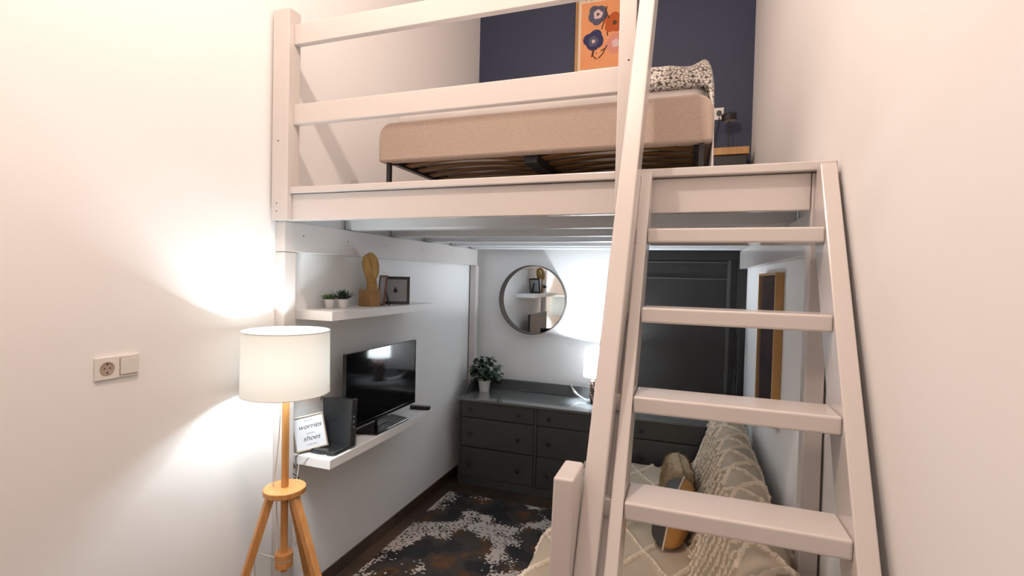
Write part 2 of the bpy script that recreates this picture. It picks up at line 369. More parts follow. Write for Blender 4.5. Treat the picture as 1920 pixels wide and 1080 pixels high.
# long handrail beam, straight from the floor past the guard post
def hr(z): t = (z-1.081)/(2.92-1.081); return 1.737+.063*t, 1.282+.648*t
mb = MB()
za, zb = 0.0, 3.35
(xa, ya), (xb, yb) = hr(za), hr(zb)
wd, dp = .062, .13
a = [(xa, ya, za), (xa+wd, ya, za), (xa+wd, ya+dp, za), (xa, ya+dp, za)]
b = [(xb, yb, zb), (xb+wd-.006, yb, zb), (xb+wd-.006, yb+dp, zb), (xb, yb+dp, zb)]
mb.prism(None, a, b).build('handrail', LM, lad, bevel=.006, seg=3)
newel = MB().prism(None, [(1.690-.035, 1.225, 0), (1.742-.038, 1.225, 0), (1.742-.038, 1.36, 0), (1.690-.035, 1.36, 0)],
                   [(1.692, 1.225, 1.360), (1.745, 1.225, 1.360), (1.745, 1.36, 1.360), (1.692, 1.36, 1.360)])
newel.build('newel_post', LM, lad, bevel=.007, seg=3)

# ------------------------------------------------------------------ bed on the loft
bed = thing('bed', (1.25, 2.33, 2.27), 'double bed with beige upholstered footboard standing on the loft', 'bed')
X0, X1 = .405, 2.087
def rrect(x0, x1, z0, z1, rt, rb, n=8):
    pts = []
    for cx, cz, r, a0 in ((x1-rt, z1-rt, rt, 0), (x0+rt, z1-rt, rt, 90), (x0+rb, z0+rb, rb, 180), (x1-rb, z0+rb, rb, 270)):
        for k in range(n+1):
            a = math.radians(a0+90*k/n); pts.append((cx+r*math.cos(a), cz+r*math.sin(a)))
    return pts
MB().extr(rrect(X0, X1, 2.474, 2.682, .075, .012), 'y', 2.30, 2.365).build('footboard', M['uphol'], bed, smooth=True, bevel=.012, seg=3)
for xa, xb in ((X0, X0+.04), (X1-.04, X1)):
    MB().box((xa, 2.366, 2.50), (xb, 4.40, 2.62)).build('side_rail', M['uphol'], bed, bevel=.01)
MB().extr(rrect(X0, X1, 2.40, 3.05, .075, .012), 'y', 4.42, 4.50).build('headboard', M['uphol'], bed, smooth=True, bevel=.012)
for x in (X0+.035, X1-.055):
    for y in (2.325, 4.36): B((x, y, 2.269), (x+.022, y+.022, 2.50)).build('leg', M['black_metal'], bed)
B((X0+.041, 2.37, 2.47), (X0+.075, 4.40, 2.50)).build('frame_bar', M['black_metal'], bed); B((X1-.075, 2.37, 2.47), (X1-.041, 4.40, 2.50)).build('frame_bar', M['black_metal'], bed)
B((1.21, 2.37, 2.44), (1.28, 4.40, 2.50)).build('centre_beam', M['black_metal'], bed)
for k in range(15):
    y = 2.45+k*.135
    for xa, xb in ((X0+.076, 1.209), (1.281, X1-.076)):
        n = 8; p0 = []; 
        top = [(xa+(xb-xa)*i/n, 2.49+.028*math.sin(PI*i/n)) for i in range(n+1)]
        MB().extr(top+[(x, z-.009) for x, z in reversed(top)], 'y', y, y+.06).build('slat', M['slatwood'], bed)
def soft_box(a, b, r, n=28, amp=.004, sc=6, seed=0):
    bm = bmesh.new(); bmesh.ops.create_cube(bm, size=2); bmesh.ops.subdivide_edges(bm, edges=bm.edges, cuts=n, use_grid_fill=True)
    a, b = Vector(a), Vector(b); c = (a+b)/2; h = (b-a)/2
    mb = MB(); vs = []
    for v in bm.verts:
        p = Vector((v.co.x*h.x, v.co.y*h.y, v.co.z*h.z)); q = Vector([max(-h[i]+r, min(h[i]-r, p[i])) for i in range(3)])
        d = p-q
        if d.length > 1e-9: p = q+d.normalized()*min(d.length, r)
        nn = noise.noise_vector((p+Vector((seed, 0, 0)))*sc)*amp
        vs.append(c+p+nn)
    fs = [tuple(v.index for v in f.verts) for f in bm.faces]; bm.free()
    mb.add(vs, fs); return mb
soft_box((X0+.045, 2.366, 2.515), (X1-.02, 4.40, 2.775), .07, amp=.007, sc=5).build('mattress', M['mattress'], bed, smooth=True, angle=180)
# sheet hanging over the right side of the bed
mb = MB(); n = 60
vs = []; fs = []
for i in range(n+1):
    y = 2.33+2.0*i/n
    for j in range(13):
        z = 2.70-.38*j/12
        vs.append((X1-.012+.018*min(1, j/3)+.006*math.sin(y*31+j*.2)*j/12, y+.0, z+.006*math.sin(y*13)))
for i in range(n):
    for j in range(12): fs.append((i*13+j, i*13+j+1, (i+1)*13+j+1, (i+1)*13+j))
o = mb.add(vs, fs).build('sheet', M['mattress'], bed, smooth=True, angle=180); s = o.modifiers.new('s', 'SOLIDIFY'); s.thickness = .004

# knitted blanket bunched on the foot corner
def blanket():
    vs = []; fs = []; nu, nv = 90, 60
    for i in range(nu+1):
        u = i/nu
        for j in range(nv+1):
            v = j/nv
            x = 1.79+.30*u; y = 2.352+.62*v
            ed = min(1, min(v, 1-v)*7); ed = ed**.5
            fold = .03*math.sin(9*v+5*u)+.018*noise.noise(Vector((u*4, v*5, 1)))*2
            z = 2.785+ed*(.062+.034*min(1, u*1.7)+fold*.5)
            z += .016*math.exp(-((v-.16-.1*u)/.05)**2)
            z -= .050*max(0, 1-v/.09)
            z -= .012*math.exp(-((v-.10-.02*math.sin(u*14))/.045)**2)*(1 if u > .35 else 0)
            if u > .86: k = (u-.86)/.14; x = 2.048+.042*math.sin(k*PI/2); z -= .13*k**1.6
            vs.append((x, y, z))
    for i in range(nu):
        for j in range(nv): fs.append((i*(nv+1)+j, (i+1)*(nv+1)+j, (i+1)*(nv+1)+j+1, i*(nv+1)+j+1))
    o = MB().add(vs, fs).build('knitted_blanket', M['knit'], smooth=True, angle=180)
    s = o.modifiers.new('s', 'SOLIDIFY'); s.thickness = .02; s.offset = -1
    return o
tag(blanket(), 'grey and white chunky knitted blanket bunched over the foot of the white mattress', 'blanket')

# nightstand, lamp, socket at the blue wall
ns = thing('nightstand', (2.29, 4.37, 2.27), 'small dark nightstand with oak top beside the loft bed', 'nightstand')
B((2.155, 4.24, 2.868), (2.425, 4.54, 2.925)).build('top', M['framegold'], ns, bevel=.003)
B((2.17, 4.26, 2.269), (2.41, 4.53, 2.866)).build('body', M['black_metal'], ns, bevel=.003)
dl = thing('desk_lamp', (2.287, 4.40, 2.926), 'black bedside lamp with round drum head standing on the nightstand', 'lamp')
MB().lathe([(.045, 2.926), (.045, 2.936), (.03, 2.94)], (2.287, 4.40, 0), 24).build('base', M['black_metal'], dl, smooth=True)
MB().tube([(2.287, 4.40, 2.94), (2.285, 4.40, 3.06), (2.283, 4.40, 3.18)], .006).build('stem', M['black_metal'], dl, smooth=True)
hd = MB().lathe([(.052, -.028), (.057, -.026), (.058, .022), (.05, .028)], (0, 0, 0), 32); 
R_ = Matrix.Rotation(math.radians(8), 3, 'X') @ Matrix.Rotation(math.radians(-5), 3, 'Y')
hd.v = [R_ @ v+Vector((2.283, 4.395, 3.205)) for v in hd.v]; ho = hd.build('lamp_head', M['black_metal'], dl, smooth=True)
df = MB().lathe([(.048, -.030), (.048, -.0283)], (0, 0, 0), 32); df.v = [R_ @ v+Vector((2.283, 4.395, 3.205)) for v in df.v]; df.build('diffuser', M['diffuser'], dl)
MB().tube([(2.26, 4.42, 2.935), (2.22, 4.46, 2.93), (2.19, 4.50, 2.95), (2.175, 4.51, 3.05), (2.205, 4.52, 3.17), (2.215, 4.53, 3.25)], .004).build('cable', M['black_plastic'], dl, smooth=True)
sk = thing('wall_socket', (2.17, 4.549, 3.285), 'white socket plate on the blue wall behind the bedside lamp', 'socket')
B((2.09, 4.541, 3.235), (2.25, 4.5495, 3.335)).build('plate', M['plastic'], sk, bevel=.002)
MB().lathe([(.02, 4.515), (.02, 4.5405)], (2.212, 0, 3.285), 20, 'y').build('plug', M['black_plastic'], sk, smooth=True)
sw = thing('wall_switch', (.0, 2.62, 2.42), 'small white plate low on the wall beside the loft bed', 'switch')
B((.0005, 2.58, 2.375), (.008, 2.66, 2.455)).build('plate', M['plastic'], sw, bevel=.002)
B((.008, 2.59, 2.385), (.011, 2.65, 2.445)).build('rocker', M['plastic'], sw, bevel=.002)

# poster on the blue wall
px0, px1, pz0, pz1 = .965, 1.47, 3.74, 4.52
po = thing('framed_poster', ((px0+px1)/2, D, pz0), 'oak framed orange flower poster hanging on the blue wall', 'poster')
def frame(name, x0, x1, z0, z1, w, y0, y1, m, parent, bev=.002, local=False):
    mb = MB(); mb.box((x0, y0, z0), (x0+w, y1, z1)); mb.box((x1-w, y0, z0), (x1, y1, z1)); mb.box((x0+w, y0, z0), (x1-w, y1, z0+w)); mb.box((x0+w, y0, z1-w), (x1-w, y1, z1))
    return mb.build(name, m, parent, bevel=bev, local=local)
frame('frame', px0, px1, pz0, pz1, .022, D-.03, D-.001, M['framegold'], po)
B((px0+.02, D-.012, pz0+.02), (px1-.02, D-.004, pz1-.02)).build('mount', M['postercream'], po)
B((px0+.05, D-.0135, pz0+.045), (px1-.05, D-.0121, 4.385)).build('print', M['posterorange'], po)
def blob(cx, cz, r, lob, y, seed, sq=1):
    rr = random.Random(seed); ph = rr.random()*6; pts = []
    for k in range(48):
        a = 2*PI*k/48; q = r*(1+.20*abs(math.cos(a*lob/2+ph))**.7-.12+.06*math.sin(a*3+seed)); pts.append((cx+q*math.cos(a), cz+q*math.sin(a)*sq))
    return MB().extr(pts, 'y', y, y+.0006)
yy = D-.0143
blob(1.165, 4.265, .085, 5, yy, 1).build('printed_flower', M['pblue'], po); blob(1.168, 4.268, .04, 5, yy-.0008, 2).build('flower_centre', M['plilac'], po); blob(1.168, 4.268, .012, 3, yy-.0016, 2).build('flower_eye', M['ink'], po)
blob(1.135, 4.04, .088, 4, yy, 5).build('printed_flower', M['pnavy'], po); blob(1.132, 4.03, .045, 5, yy-.0008, 2).build('flower_centre', M['pblue'], po); blob(1.132, 4.03, .016, 3, yy-.0016, 2).build('flower_eye', M['plilac'], po)
blob(1.315, 4.175, .085, 5, yy, 9).build('printed_flower', M['pred'], po); blob(1.32, 4.175, .02, 5, yy-.0008, 2).build('flower_centre', M['pbrown'], po)
blob(1.335, 3.985, .09, 5, yy, 4).build('printed_flower', M['ppink'], po); blob(1.335, 3.99, .035, 5, yy-.0008, 2).build('flower_centre', M['plilac'], po)
mb = MB()
for pts in (((1.245, 4.33), (1.235, 4.24), (1.205, 4.13)), ((1.14, 3.96), (1.13, 3.90), (1.165, 3.865)), ((1.13, 3.95), (1.118, 3.89)), ((1.255, 3.98), (1.22, 3.91), (1.18, 3.87)), ((1.255, 4.25), (1.27, 4.22)), ((1.255, 4.10), (1.26, 4.065)), ((1.20, 3.935), (1.24, 3.955)), ((1.155, 3.92), (1.165, 3.925)), ((1.19, 4.20), (1.215, 4.205))):
    MB().tube([(x, yy-.001, z) for x, z in pts], .005, 6).build('printed_stem', M['pbrown'], po)
text_mesh('lettering', 'FLOWER', .085, M['pbrown'], po, (1.215-(px0+px1)/2, -.0145, 4.405-pz0), (PI/2, 0, 0))

# ------------------------------------------------------------------ double wall socket on the left wall
so = thing('wall_socket', (.0, 1.25, 1.5), 'beige double plate with round socket and switch on the left wall', 'socket')
B((.0005, 1.174, 1.458), (.010, 1.326, 1.542)).build('plate', M['plastic'], so, bevel=.003)
mb = MB(); pts = [(.0245, .0104), (.0245, .0122), (.0195, .0122), (.0185, .0045), (.0, .0045)]
MB().lathe([(.0245, .010), (.0245, .0125), (.0200, .0125), (.0190, .0108), (.0001, .0108)], (0, 1.213, 1.500), 32, 'x', cap=False).build('socket_cup', mat('socket_recess', (.42, .33, .26), .5, bump=(50, .02)), so, smooth=True)
mb = MB()
for dy in (-.0095, .0095): mb.lathe([(.0026, .0108), (.0026, .0113)], (0, 1.213+dy, 1.500), 12, 'x')
mb.box((.0108, 1.211, 1.4815), (.0128, 1.215, 1.4865)); mb.box((.0108, 1.211, 1.5135), (.0128, 1.215, 1.5185)); mb.build('socket_hole', M['dark'], so)
ro = B((.010, 1.257, 1.470), (.0155, 1.317, 1.530)); ro.v = [Vector((v.x+(v.z-1.47)*.05 if v.x > .012 else v.x, v.y, v.z)) for v in ro.v]; ro.build('switch_rocker', M['plastic'], so, bevel=.001)
B((.0099, 1.2545, 1.4675), (.0103, 1.3195, 1.5325)).build('switch_gap', mat('switch_gap', (.35, .25, .17), .6, bump=(50, .02)), so)

# ------------------------------------------------------------------ shelves
def shelf(z, label):
    t = thing('wall_shelf', (.0, 2.7, z), label, 'shelf', 'floating shelves on the left wall')
    B((.001, 2.137, z-.05), (.25, 3.255, z)).build('board', M['shelf'], t, bevel=.0015)
shelf(1.664, 'white floating shelf above the television holding plants and the wooden sculpture'); shelf(.876, 'lower white floating shelf carrying the television')

# succulents
def leaf(mb, c, d, L, w, up=.3, curl=.0, n=5):
    c = Vector(c); d = Vector(d).normalized(); side = d.cross(Vector((0, 0, 1))); 
    if side.length < .01: side = Vector((1, 0, 0))
    side.normalize(); nr = side.cross(d).normalized(); vs = []; fs = []
    for i in range(n+1):
        t = i/n; ww = w*math.sin(PI*min(1, (t*.8+.2)))**.8*(1 if t < 1 else 0)+.0002; p = c+d*L*t+nr*curl*t*t*L
        vs += [p-side*ww, p-nr*ww*.35, p+side*ww, p+nr*ww*.35]
    for i in range(n):
        for k in range(4): fs.append((i*4+k, i*4+(k+1) % 4, (i+1)*4+(k+1) % 4, (i+1)*4+k))
    fs.append((n*4, n*4+1, n*4+2, n*4+3)); mb.add(vs, fs)
def succulent(x, y, ph, rt, Ls, m, label, nl, w):
    z = 1.6645
    t = thing('succulent', (x, y, z), label, 'plant', 'succulents on the upper shelf')
    MB().lathe([(rt*.72, z), (rt*.98, z+ph-.008), (rt*1.04, z+ph-.007), (rt*1.04, z+ph), (rt*.92, z+ph), (rt*.9, z+ph-.012), (.001, z+ph-.012)], (x, y, 0), 32, cap=True).build('pot', M['white_ceramic'], t, smooth=True)
    mb = MB(); rr = random.Random(nl)
    for i in range(nl):
        a = i*2.39996; e = math.radians(82-70*(i/nl)**.7); L = Ls*(.75+.4*(i/nl))*(.85+.3*rr.random())
        leaf(mb, (x+.004*math.cos(a), y+.004*math.sin(a), z+ph-.006), (math.cos(a)*math.cos(e), math.sin(a)*math.cos(e), math.sin(e)), L, w, curl=.15)
    mb.build('leaves', m, t, smooth=True)
succulent(.066, 2.338, .052, .0285, .047, M['leafgreen'], 'small bright green succulent in white pot, left one on the upper shelf', 42, .0075)
succulent(.115, 2.392, .053, .032, .078, M['leafdark'], 'dark spiky aloe in white pot between small succulent and wooden sculpture', 34, .0055)

# sculpture
sc = thing('sculpture', (.125, 2.64, 1.6645), 'carved wooden abstract sculpture on a block plinth on the upper shelf', 'sculpture')
sr = Vector((.943, .332, 0)); sf = Vector((-.332, .943, 0)); sc0 = Vector((.125, 2.64, 1.6645))
def SP(u, z, w=0): return sc0+sr*u+sf*w+Vector((0, 0, z))
mb = MB(); hw = .056; q = [SP(-.062, 0, 0), SP(.002, 0, -.062), SP(.066, 0, -.01), SP(.0, 0, .056)]
q = [SP(-.066, 0, -.022), SP(.014, 0, -.056), SP(.066, 0, .0), SP(-.014, 0, .05)]
mb.prism(None, q, [p+Vector((0, 0, .105)) for p in q]); mb.build('plinth', M['stone'], sc, bevel=.003)
mb = MB()
def sweep(pts, rs, sxx, syy):
    P = [SP(u, z, w) for u, z, w in pts]; fine = []; fr = []
    for i in range(len(P)-1):
        p0, p1, p2, p3 = P[max(i-1, 0)], P[i], P[i+1], P[min(i+2, len(P)-1)]
        for k in range(6):
            t = k/6; fine.append(.5*((2*p1)+(p2-p0)*t+(2*p0-5*p1+4*p2-p3)*t*t+(3*p1-p0-3*p2+p3)*t**3)); fr.append(rs[i]*(1-t)+rs[i+1]*t)
    fine.append(P[-1]); fr.append(rs[-1]); mb.tube(fine, fr, 20, sx=sxx, sy=syy, upd=tuple(sf))
sweep([(.013, .10, 0), (.011, .14, 0), (.004, .18, .0), (-.010, .22, .0), (-.022, .27, 0), (-.022, .300, 0), (-.012, .318, 0)], [.036, .033, .032, .033, .033, .027, .016], .8, 1)
sweep([(.026, .15, -.016), (.014, .20, -.020), (-.004, .25, -.020), (-.018, .295, -.012), (-.010, .322, -.004)], [.016, .018, .017, .014, .012], .7, 1)
sweep([(-.018, .318, 0), (.006, .320, -.012), (.026, .298, -.022), (.038, .262, -.028), (.042, .228, -.030), (.041, .200, -.030), (.037, .178, -.028)], [.014, .017, .021, .023, .022, .019, .013], .75, 1)
o = mb.build('carved_figure', M['sculptwood'], sc, smooth=True, angle=180); r = o.modifiers.new('r', 'REMESH'); r.mode = 'VOXEL'; r.voxel_size = .0025; r.use_smooth_shade = True
sm = o.modifiers.new('s', 'SMOOTH'); sm.iterations = 2

# small picture frames on the upper shelf
def small_frame(x, y, rotz, tilt, w, h, fw, mf, mp, label, motif=None):
    t = thing('photo_frame', (x, y, 1.6655), label, 'picture frame', 'small frames on the upper shelf', rot=(-tilt, 0, rotz))
    frame('frame', -w/2, w/2, 0, h, fw, -.012, 0, mf, t, local=True)
    B((-w/2+fw*.8, -.006, fw*.8), (w/2-fw*.8, -.001, h-fw*.8)).build('print', mp, t, local=True)
    if motif:
        mb = MB(); mb.box((-.012, -.0068, h*.42), (.012, -.006, h*.55)); mb.box((-.006, -.0068, h*.55), (.003, -.006, h*.62)); mb.build('motif', M['ink'], t, local=True)
    mb = MB(); mb.add([(-.015, 0, h*.7), (.015, 0, h*.7), (.015, .05, .0), (-.015, .05, .0)], [(0, 1, 2, 3)]); o = mb.build('easel_back', M['frameblack'], t, local=True); s = o.modifiers.new('s', 'SOLIDIFY'); s.thickness = .003
    return t
small_frame(.142, 2.90, math.radians(30), .12, .19, .188, .018, M['frameblack'], M['greypaper'], 'black photo frame standing rightmost on the upper shelf', True)
small_frame(.125, 2.765, math.radians(-38), .10, .14, .195, .012, M['framerose'], M['paper'], 'reddish brown photo frame seen edge-on behind the wooden sculpture')

# television
tv = thing('television', (.16, 2.76, .877), 'black flat television on its stand on the lower white shelf', 'television')
B((.135, 2.372, .945), (.160, 3.152, 1.398)).build('casing', M['black_plastic'], tv, bevel=.004)
frame_mb = MB()
for a, b in (((.160, 2.372, .945), (.1635, 2.384, 1.398)), ((.160, 3.140, .945), (.1635, 3.152, 1.398)), ((.160, 2.384, 1.386), (.1635, 3.140, 1.398)), ((.160, 2.384, .945), (.1635, 3.140, .962))): frame_mb.box(a, b)
frame_mb.build('bezel', M['gloss_black'], tv, bevel=.001)
B((.160, 2.384, .962), (.1618, 3.140, 1.386)).build('screen', M['gloss_black'], tv)
B((.1605, 2.375, .9425), (.165, 3.150, .9455)).build('trim_strip', M['steel'], tv)
MB().extr([(.075, 2.54), (.235, 2.58), (.235, 2.95), (.075, 2.99)], 'z', .8772, .889).build('stand_base', M['gloss_black'], tv, bevel=.002)
B((.13, 2.70, .889), (.155, 2.82, .9449)).build('stand_neck', M['black_plastic'], tv, bevel=.003)
rc = thing('remote_control', (.17, 3.215, .877), 'black remote control lying on the shelf end beyond the television', 'remote')
rc.rotation_euler = (0, 0, math.radians(12))
MB().extr(rrect(-.075, .075, -.022, .022, .012, .012), 'z', .0, .026).build('body', M['black_plastic'], rc, bevel=.003, local=True)
mb = MB()
for i in range(7):
    for j in range(3): mb.box((-.055+i*.017, -.013+j*.010, .026), (-.046+i*.017, -.007+j*.010, .0275))
mb.build('buttons', M['greypaper'], rc, local=True)

# router
ro_ = thing('router', (.15, 2.33, .877), 'black upright router with foot beside the television', 'router')
MB().prism(None, [(.055, 2.305, .885), (.245, 2.305, .885), (.25, 2.355, .885), (.06, 2.355, .885)], [(.045, 2.315, 1.150), (.25, 2.315, 1.162), (.255, 2.362, 1.158), (.05, 2.362, 1.146)]).build('body', M['black_plastic'], ro_, smooth=True, bevel=.008, seg=3, angle=30)
MB().extr(rrect(.065, .235, 2.185, 2.345, .02, .03), 'z', .8765, .900).build('foot', M['black_plastic'], ro_, smooth=True, bevel=.006, seg=3, angle=30)
MB().tube([(.052, 2.32, 1.148), (.036, 2.318, 1.150), (.032, 2.318, 1.136), (.05, 2.32, 1.122)], .004, 8).build('lug', M['black_plastic'], ro_, smooth=True)
for z in (1.0, 1.03, 1.06): B((.2505, 2.33, z), (.2515, 2.333, z+.003)).build('indicator_light', M['led'], ro_)
MB().lathe([(.012, 2.3105), (.012, 2.3115)], (.14, 0, 1.03), 20, 'y').build('logo_mark', M['gloss_black'], ro_)

# sign
sg = thing('framed_sign', (.015, 2.150, .879), 'square framed sign with script lettering leaning by the router on the lower shelf', 'sign')
sg.rotation_euler = Matrix.Rotation(math.radians(41), 3, 'Z').to_euler()
Rz = Matrix.Rotation(math.radians(41), 3, 'Z') @ Matrix.Rotation(math.radians(-5), 3, 'X') @ Matrix.Rotation(math.radians(-10), 3, 'Y'); sg.rotation_euler = Rz.to_euler()
sw_, sh_ = .168, .190
frame('frame', 0, sw_, 0, sh_, .008, -.014, 0, M['framesilver'], sg, .001, True)
B((.007, -.008, .007), (sw_-.007, -.001, sh_-.007)).build('card', M['paper'], sg, local=True)
for body, s, z, sh in (('leave your', .011, .158, 0), ('worries', .038, .118, .45), ('with your', .011, .088, 0), ('shoes', .038, .053, .45), ('at the door', .011, .026, 0)):
    text_mesh('lettering', body, s, M['ink'], sg, (sw_/2+.004, -.0086, z), (PI/2, 0, 0), sh)

# ------------------------------------------------------------------ mirror
mr = thing('round_mirror', (.62, D-.01, 1.655), 'round wall mirror with thin bronze frame above the grey dresser', 'mirror')
MB().lathe([(.325, 4.549), (.328, 4.549), (.328, 4.478), (.3225, 4.478), (.3225, 4.548)], (.62, 0, 1.655), 96, 'y', cap=False).build('frame', M['mirrorframe'], mr, smooth=True, angle=30)
MB().lathe([(.3222, 4.536), (.3222, 4.546)], (.62, 0, 1.655), 96, 'y').build('mirror_glass', M['mirror'], mr)

# ------------------------------------------------------------------ dresser
dr = thing('dresser', (1.2, 4.25, 0), 'long dark grey dresser with nine drawers and black knobs against the back wall', 'dresser')
G = M['grey']; XL, XR, YF, YB, ZT = .10, 2.33, 4.03, 4.50, .778
B((XL-.005, YF-.012, ZT-.022), (XR+.005, YB, ZT)).build('top', M['greytop_lit'], dr, bevel=.003)
for xa in (XL, XR-.022): B((xa, YF+.002, 0), (xa+.022, YB, ZT-.0225)).build('side_panel', G, dr, bevel=.002)
B((XL+.022, YF+.02, .062), (XR-.022, YB-.01, .074)).build('bottom_panel', G, dr)
B((XL+.022, YF+.004, .0), (XR-.022, YF+.022, .070)).build('plinth', G, dr, bevel=.002)
B((XL+.022, YF+.03, .075), (XR-.022, YF+.04, ZT-.023)).build('inner_face', M['dark'], dr)
cols = [(.122, .806), (.830, 1.566), (1.590, 2.308)]
for x in (.818, 1.578): B((x-.0115, YF+.002, .0705), (x+.0115, YF+.0295, ZT-.0225)).build('stile', G, dr, bevel=.002)
for xa, xb in cols:
    for za, zb, kz in ((.610, .752, .680), (.345, .603, .466), (.078, .338, .196)):
        d = B((xa+.003, YF+.004, za), (xb-.003, YF+.024, zb)).build('drawer', G, dr, bevel=.003)
        w = xb-xa
        for kx in (xa+w*.145, xb-w*.20):
            MB().lathe([(.006, YF+.004), (.006, YF-.012), (.016, YF-.018), (.017, YF-.026), (.012, YF-.031), (.001, YF-.032)], (kx, 0, kz), 20, 'y').build('knob', M['knob'], d, smooth=True)
B((XL, YB-.018, ZT+.0005), (XR, YB, .878)).build('back_gallery', G, dr, bevel=.003)
gal = [(YB-.018, ZT+.0005)]+[(4.13+.0, ZT+.0005)]+[(4.30-.17*math.cos(a), ZT+.0005+.095*math.sin(a)) for a in [math.radians(k*10) for k in range(0, 10)]]+[(YB-.018, .8735)]
for xa in (XL, XR-.018): MB().extr(gal[:1]+gal[2:], 'x', xa, xa+.018).build('side_gallery', G, dr, bevel=.003)

# potted plant on the dresser
pl = thing('potted_plant', (.215, 4.34, ZT+.001), 'leafy green plant in a white pot on the left end of the dresser', 'plant')
z0 = ZT+.001
MB().lathe([(.045, z0), (.058, z0+.09), (.061, z0+.095), (.061, z0+.105), (.054, z0+.105), (.052, z0+.09), (.001, z0+.09)], (.215, 4.34, 0), 32).build('pot', M['white_ceramic'], pl, smooth=True)
MB().lathe([(.051, z0+.088), (.001, z0+.093)], (.215, 4.34, 0), 24).build('soil', M['soil'], pl)
mb = MB(); st = MB(); rr = random.Random(3)
def broad(mb, c, d, L, w):
    c = Vector(c); d = Vector(d).normalized(); side = d.cross(Vector((0, 0, 1))); side = side.normalized() if side.length > .05 else Vector((1, 0, 0)); nr = side.cross(d)
    vs = [c]; n = 5
    for i in range(1, n): t = i/n; ww = w*math.sin(PI*t**.75); p = c+d*L*t-nr*.25*L*t*t; vs += [p-side*ww+nr*ww*.3, p, p+side*ww+nr*ww*.3]
    vs.append(c+d*L-nr*.25*L); fs = [(0, 1, 2), (0, 2, 3)]
    for i in range(n-2): a = 1+i*3; fs += [(a, a+3, a+4, a+1), (a+1, a+4, a+5, a+2)]
    a = 1+(n-2)*3; e = len(vs)-1; fs += [(a, e, a+1), (a+1, e, a+2)]; mb.add(vs, fs)
for i in range(120):
    a = rr.random()*2*PI; r = .125*math.sqrt(rr.random()); h = .10+.20*rr.random()
    if h > .22: r *= .75
    if i % 5 == 0: a = rr.uniform(-.5, .6); r = rr.uniform(.09, .155); h = rr.uniform(.08, .24)
    p = Vector((.205+r*math.cos(a)*1.0, 4.34+r*math.sin(a)*.7, z0+h+.02)); 
    if p.x < .11: p.x = .11+rr.random()*.03
    d = Vector((math.cos(a)*.8+rr.uniform(-.6, .6), math.sin(a)*.6+rr.uniform(-.6, .4), rr.uniform(-.7, .3)))
    broad(mb, p, d, .045+.025*rr.random(), .020+.008*rr.random())
    if i % 3 == 0: st.tube([(.215, 4.34, z0+.09), ((.215+p.x)/2, (4.34+p.y)/2, p.z-.01), tuple(p)], .0015, 5)
mb.build('foliage', M['leafpoth'], pl, smooth=True, angle=60); st.build('stems', M['leafpoth'], pl)

# small lamp on the dresser
tl = thing('table_lamp', tuple(DLAMP), 'small lit white lamp with braided base on the dresser behind the ladder', 'lamp')
x, y, z = DLAMP
MB().lathe([(.058, z+.235), (.062, z+.232), (.074, z+.23)][0:0]+[(.112, z+.235), (.100, z+.485)], (x, y, 0), 40, cap=False).build('lamp_shade', M['shade2'], tl, smooth=True)
mb = MB()
for k in range(10):
    zz = z+.018+k*.019; rad = .040+.006*math.sin(PI*k/9); mb.cur = k % 2
    for j in range(12): a = 2*PI*j/12+k*.26; mb.cur = (j+k) % 3 == 0; mb.sphere((x+rad*math.cos(a), y+rad*math.sin(a), zz), .0105, 8, 6)
mb.mi = [int(i) for i in mb.mi]; mb.build('base', [M['brace'], M['beadlight']], tl, smooth=True)
MB().lathe([(.042, z+.0005), (.042, z+.008), (.01, z+.01), (.01, z+.40)], (x, y, 0), 24).build('stem', M['brace'], tl, smooth=True)
MB().sphere((x, y, z+.435), .026).build('bulb', M['bulb'], tl, smooth=True)
MB().tube([(1.02, 4.479, .885), (1.03, 4.47, .87), (1.06, 4.45, .835), (1.10, 4.43, .81), (1.15, 4.39, .80), (1.19, 4.36, .792)], [.004, .004, .012, .006, .004, .004], 8).build('cable', M['cablew'], tl, smooth=True)
tll = lamp('table_lamp_light', (x, y, z+.435), 165, (.84, .92, 1), .034); tll.parent = None

# folded slim black stand leaning in the corner by the door
fs_ = thing('folded_rack', (2.42, 4.30, 0), 'slim folded black rack leaning in the corner beside the dresser', 'rack')
MB().tube([(2.352, 4.33, .0), (2.358, 4.36, .8), (2.395, 4.395, 1.5)], .010, 10).build('tube', M['gloss_black'], fs_, smooth=True)
MB().tube([(2.372, 4.22, .0), (2.385, 4.29, .8), (2.40, 4.38, 1.5)], .010, 10).build('tube', M['gloss_black'], fs_, smooth=True)
MB().tube([(2.352, 4.33, .3), (2.375, 4.245, .3)], .006, 8).build('cross_bar', M['gloss_black'], fs_, smooth=True)

# picture on the right wall
pr = thing('framed_picture', (W, 3.17, 1.12), 'tall dark picture in oak frame hanging on the right wall behind the ladder', 'picture')
mb = MB()
y0, y1, zz0, zz1, fw = 2.85, 3.48, 1.12, 1.925, .014
for a, b in (((W-.042, y0, zz0), (W-.001, y0+fw, zz1)), ((W-.042, y1-fw, zz0), (W-.001, y1, zz1)), ((W-.042, y0+fw, zz0), (W-.001, y1-fw, zz0+fw)), ((W-.042, y0+fw, zz1-fw), (W-.001, y1-fw, zz1))): mb.box(a, b)
mb.build('frame', M['framegold'], pr, bevel=.002)
B((W-.032, y0+.013, zz0+.013), (W-.012, y1-.013, zz1-.013)).build('print', M['darkpicture'], pr)

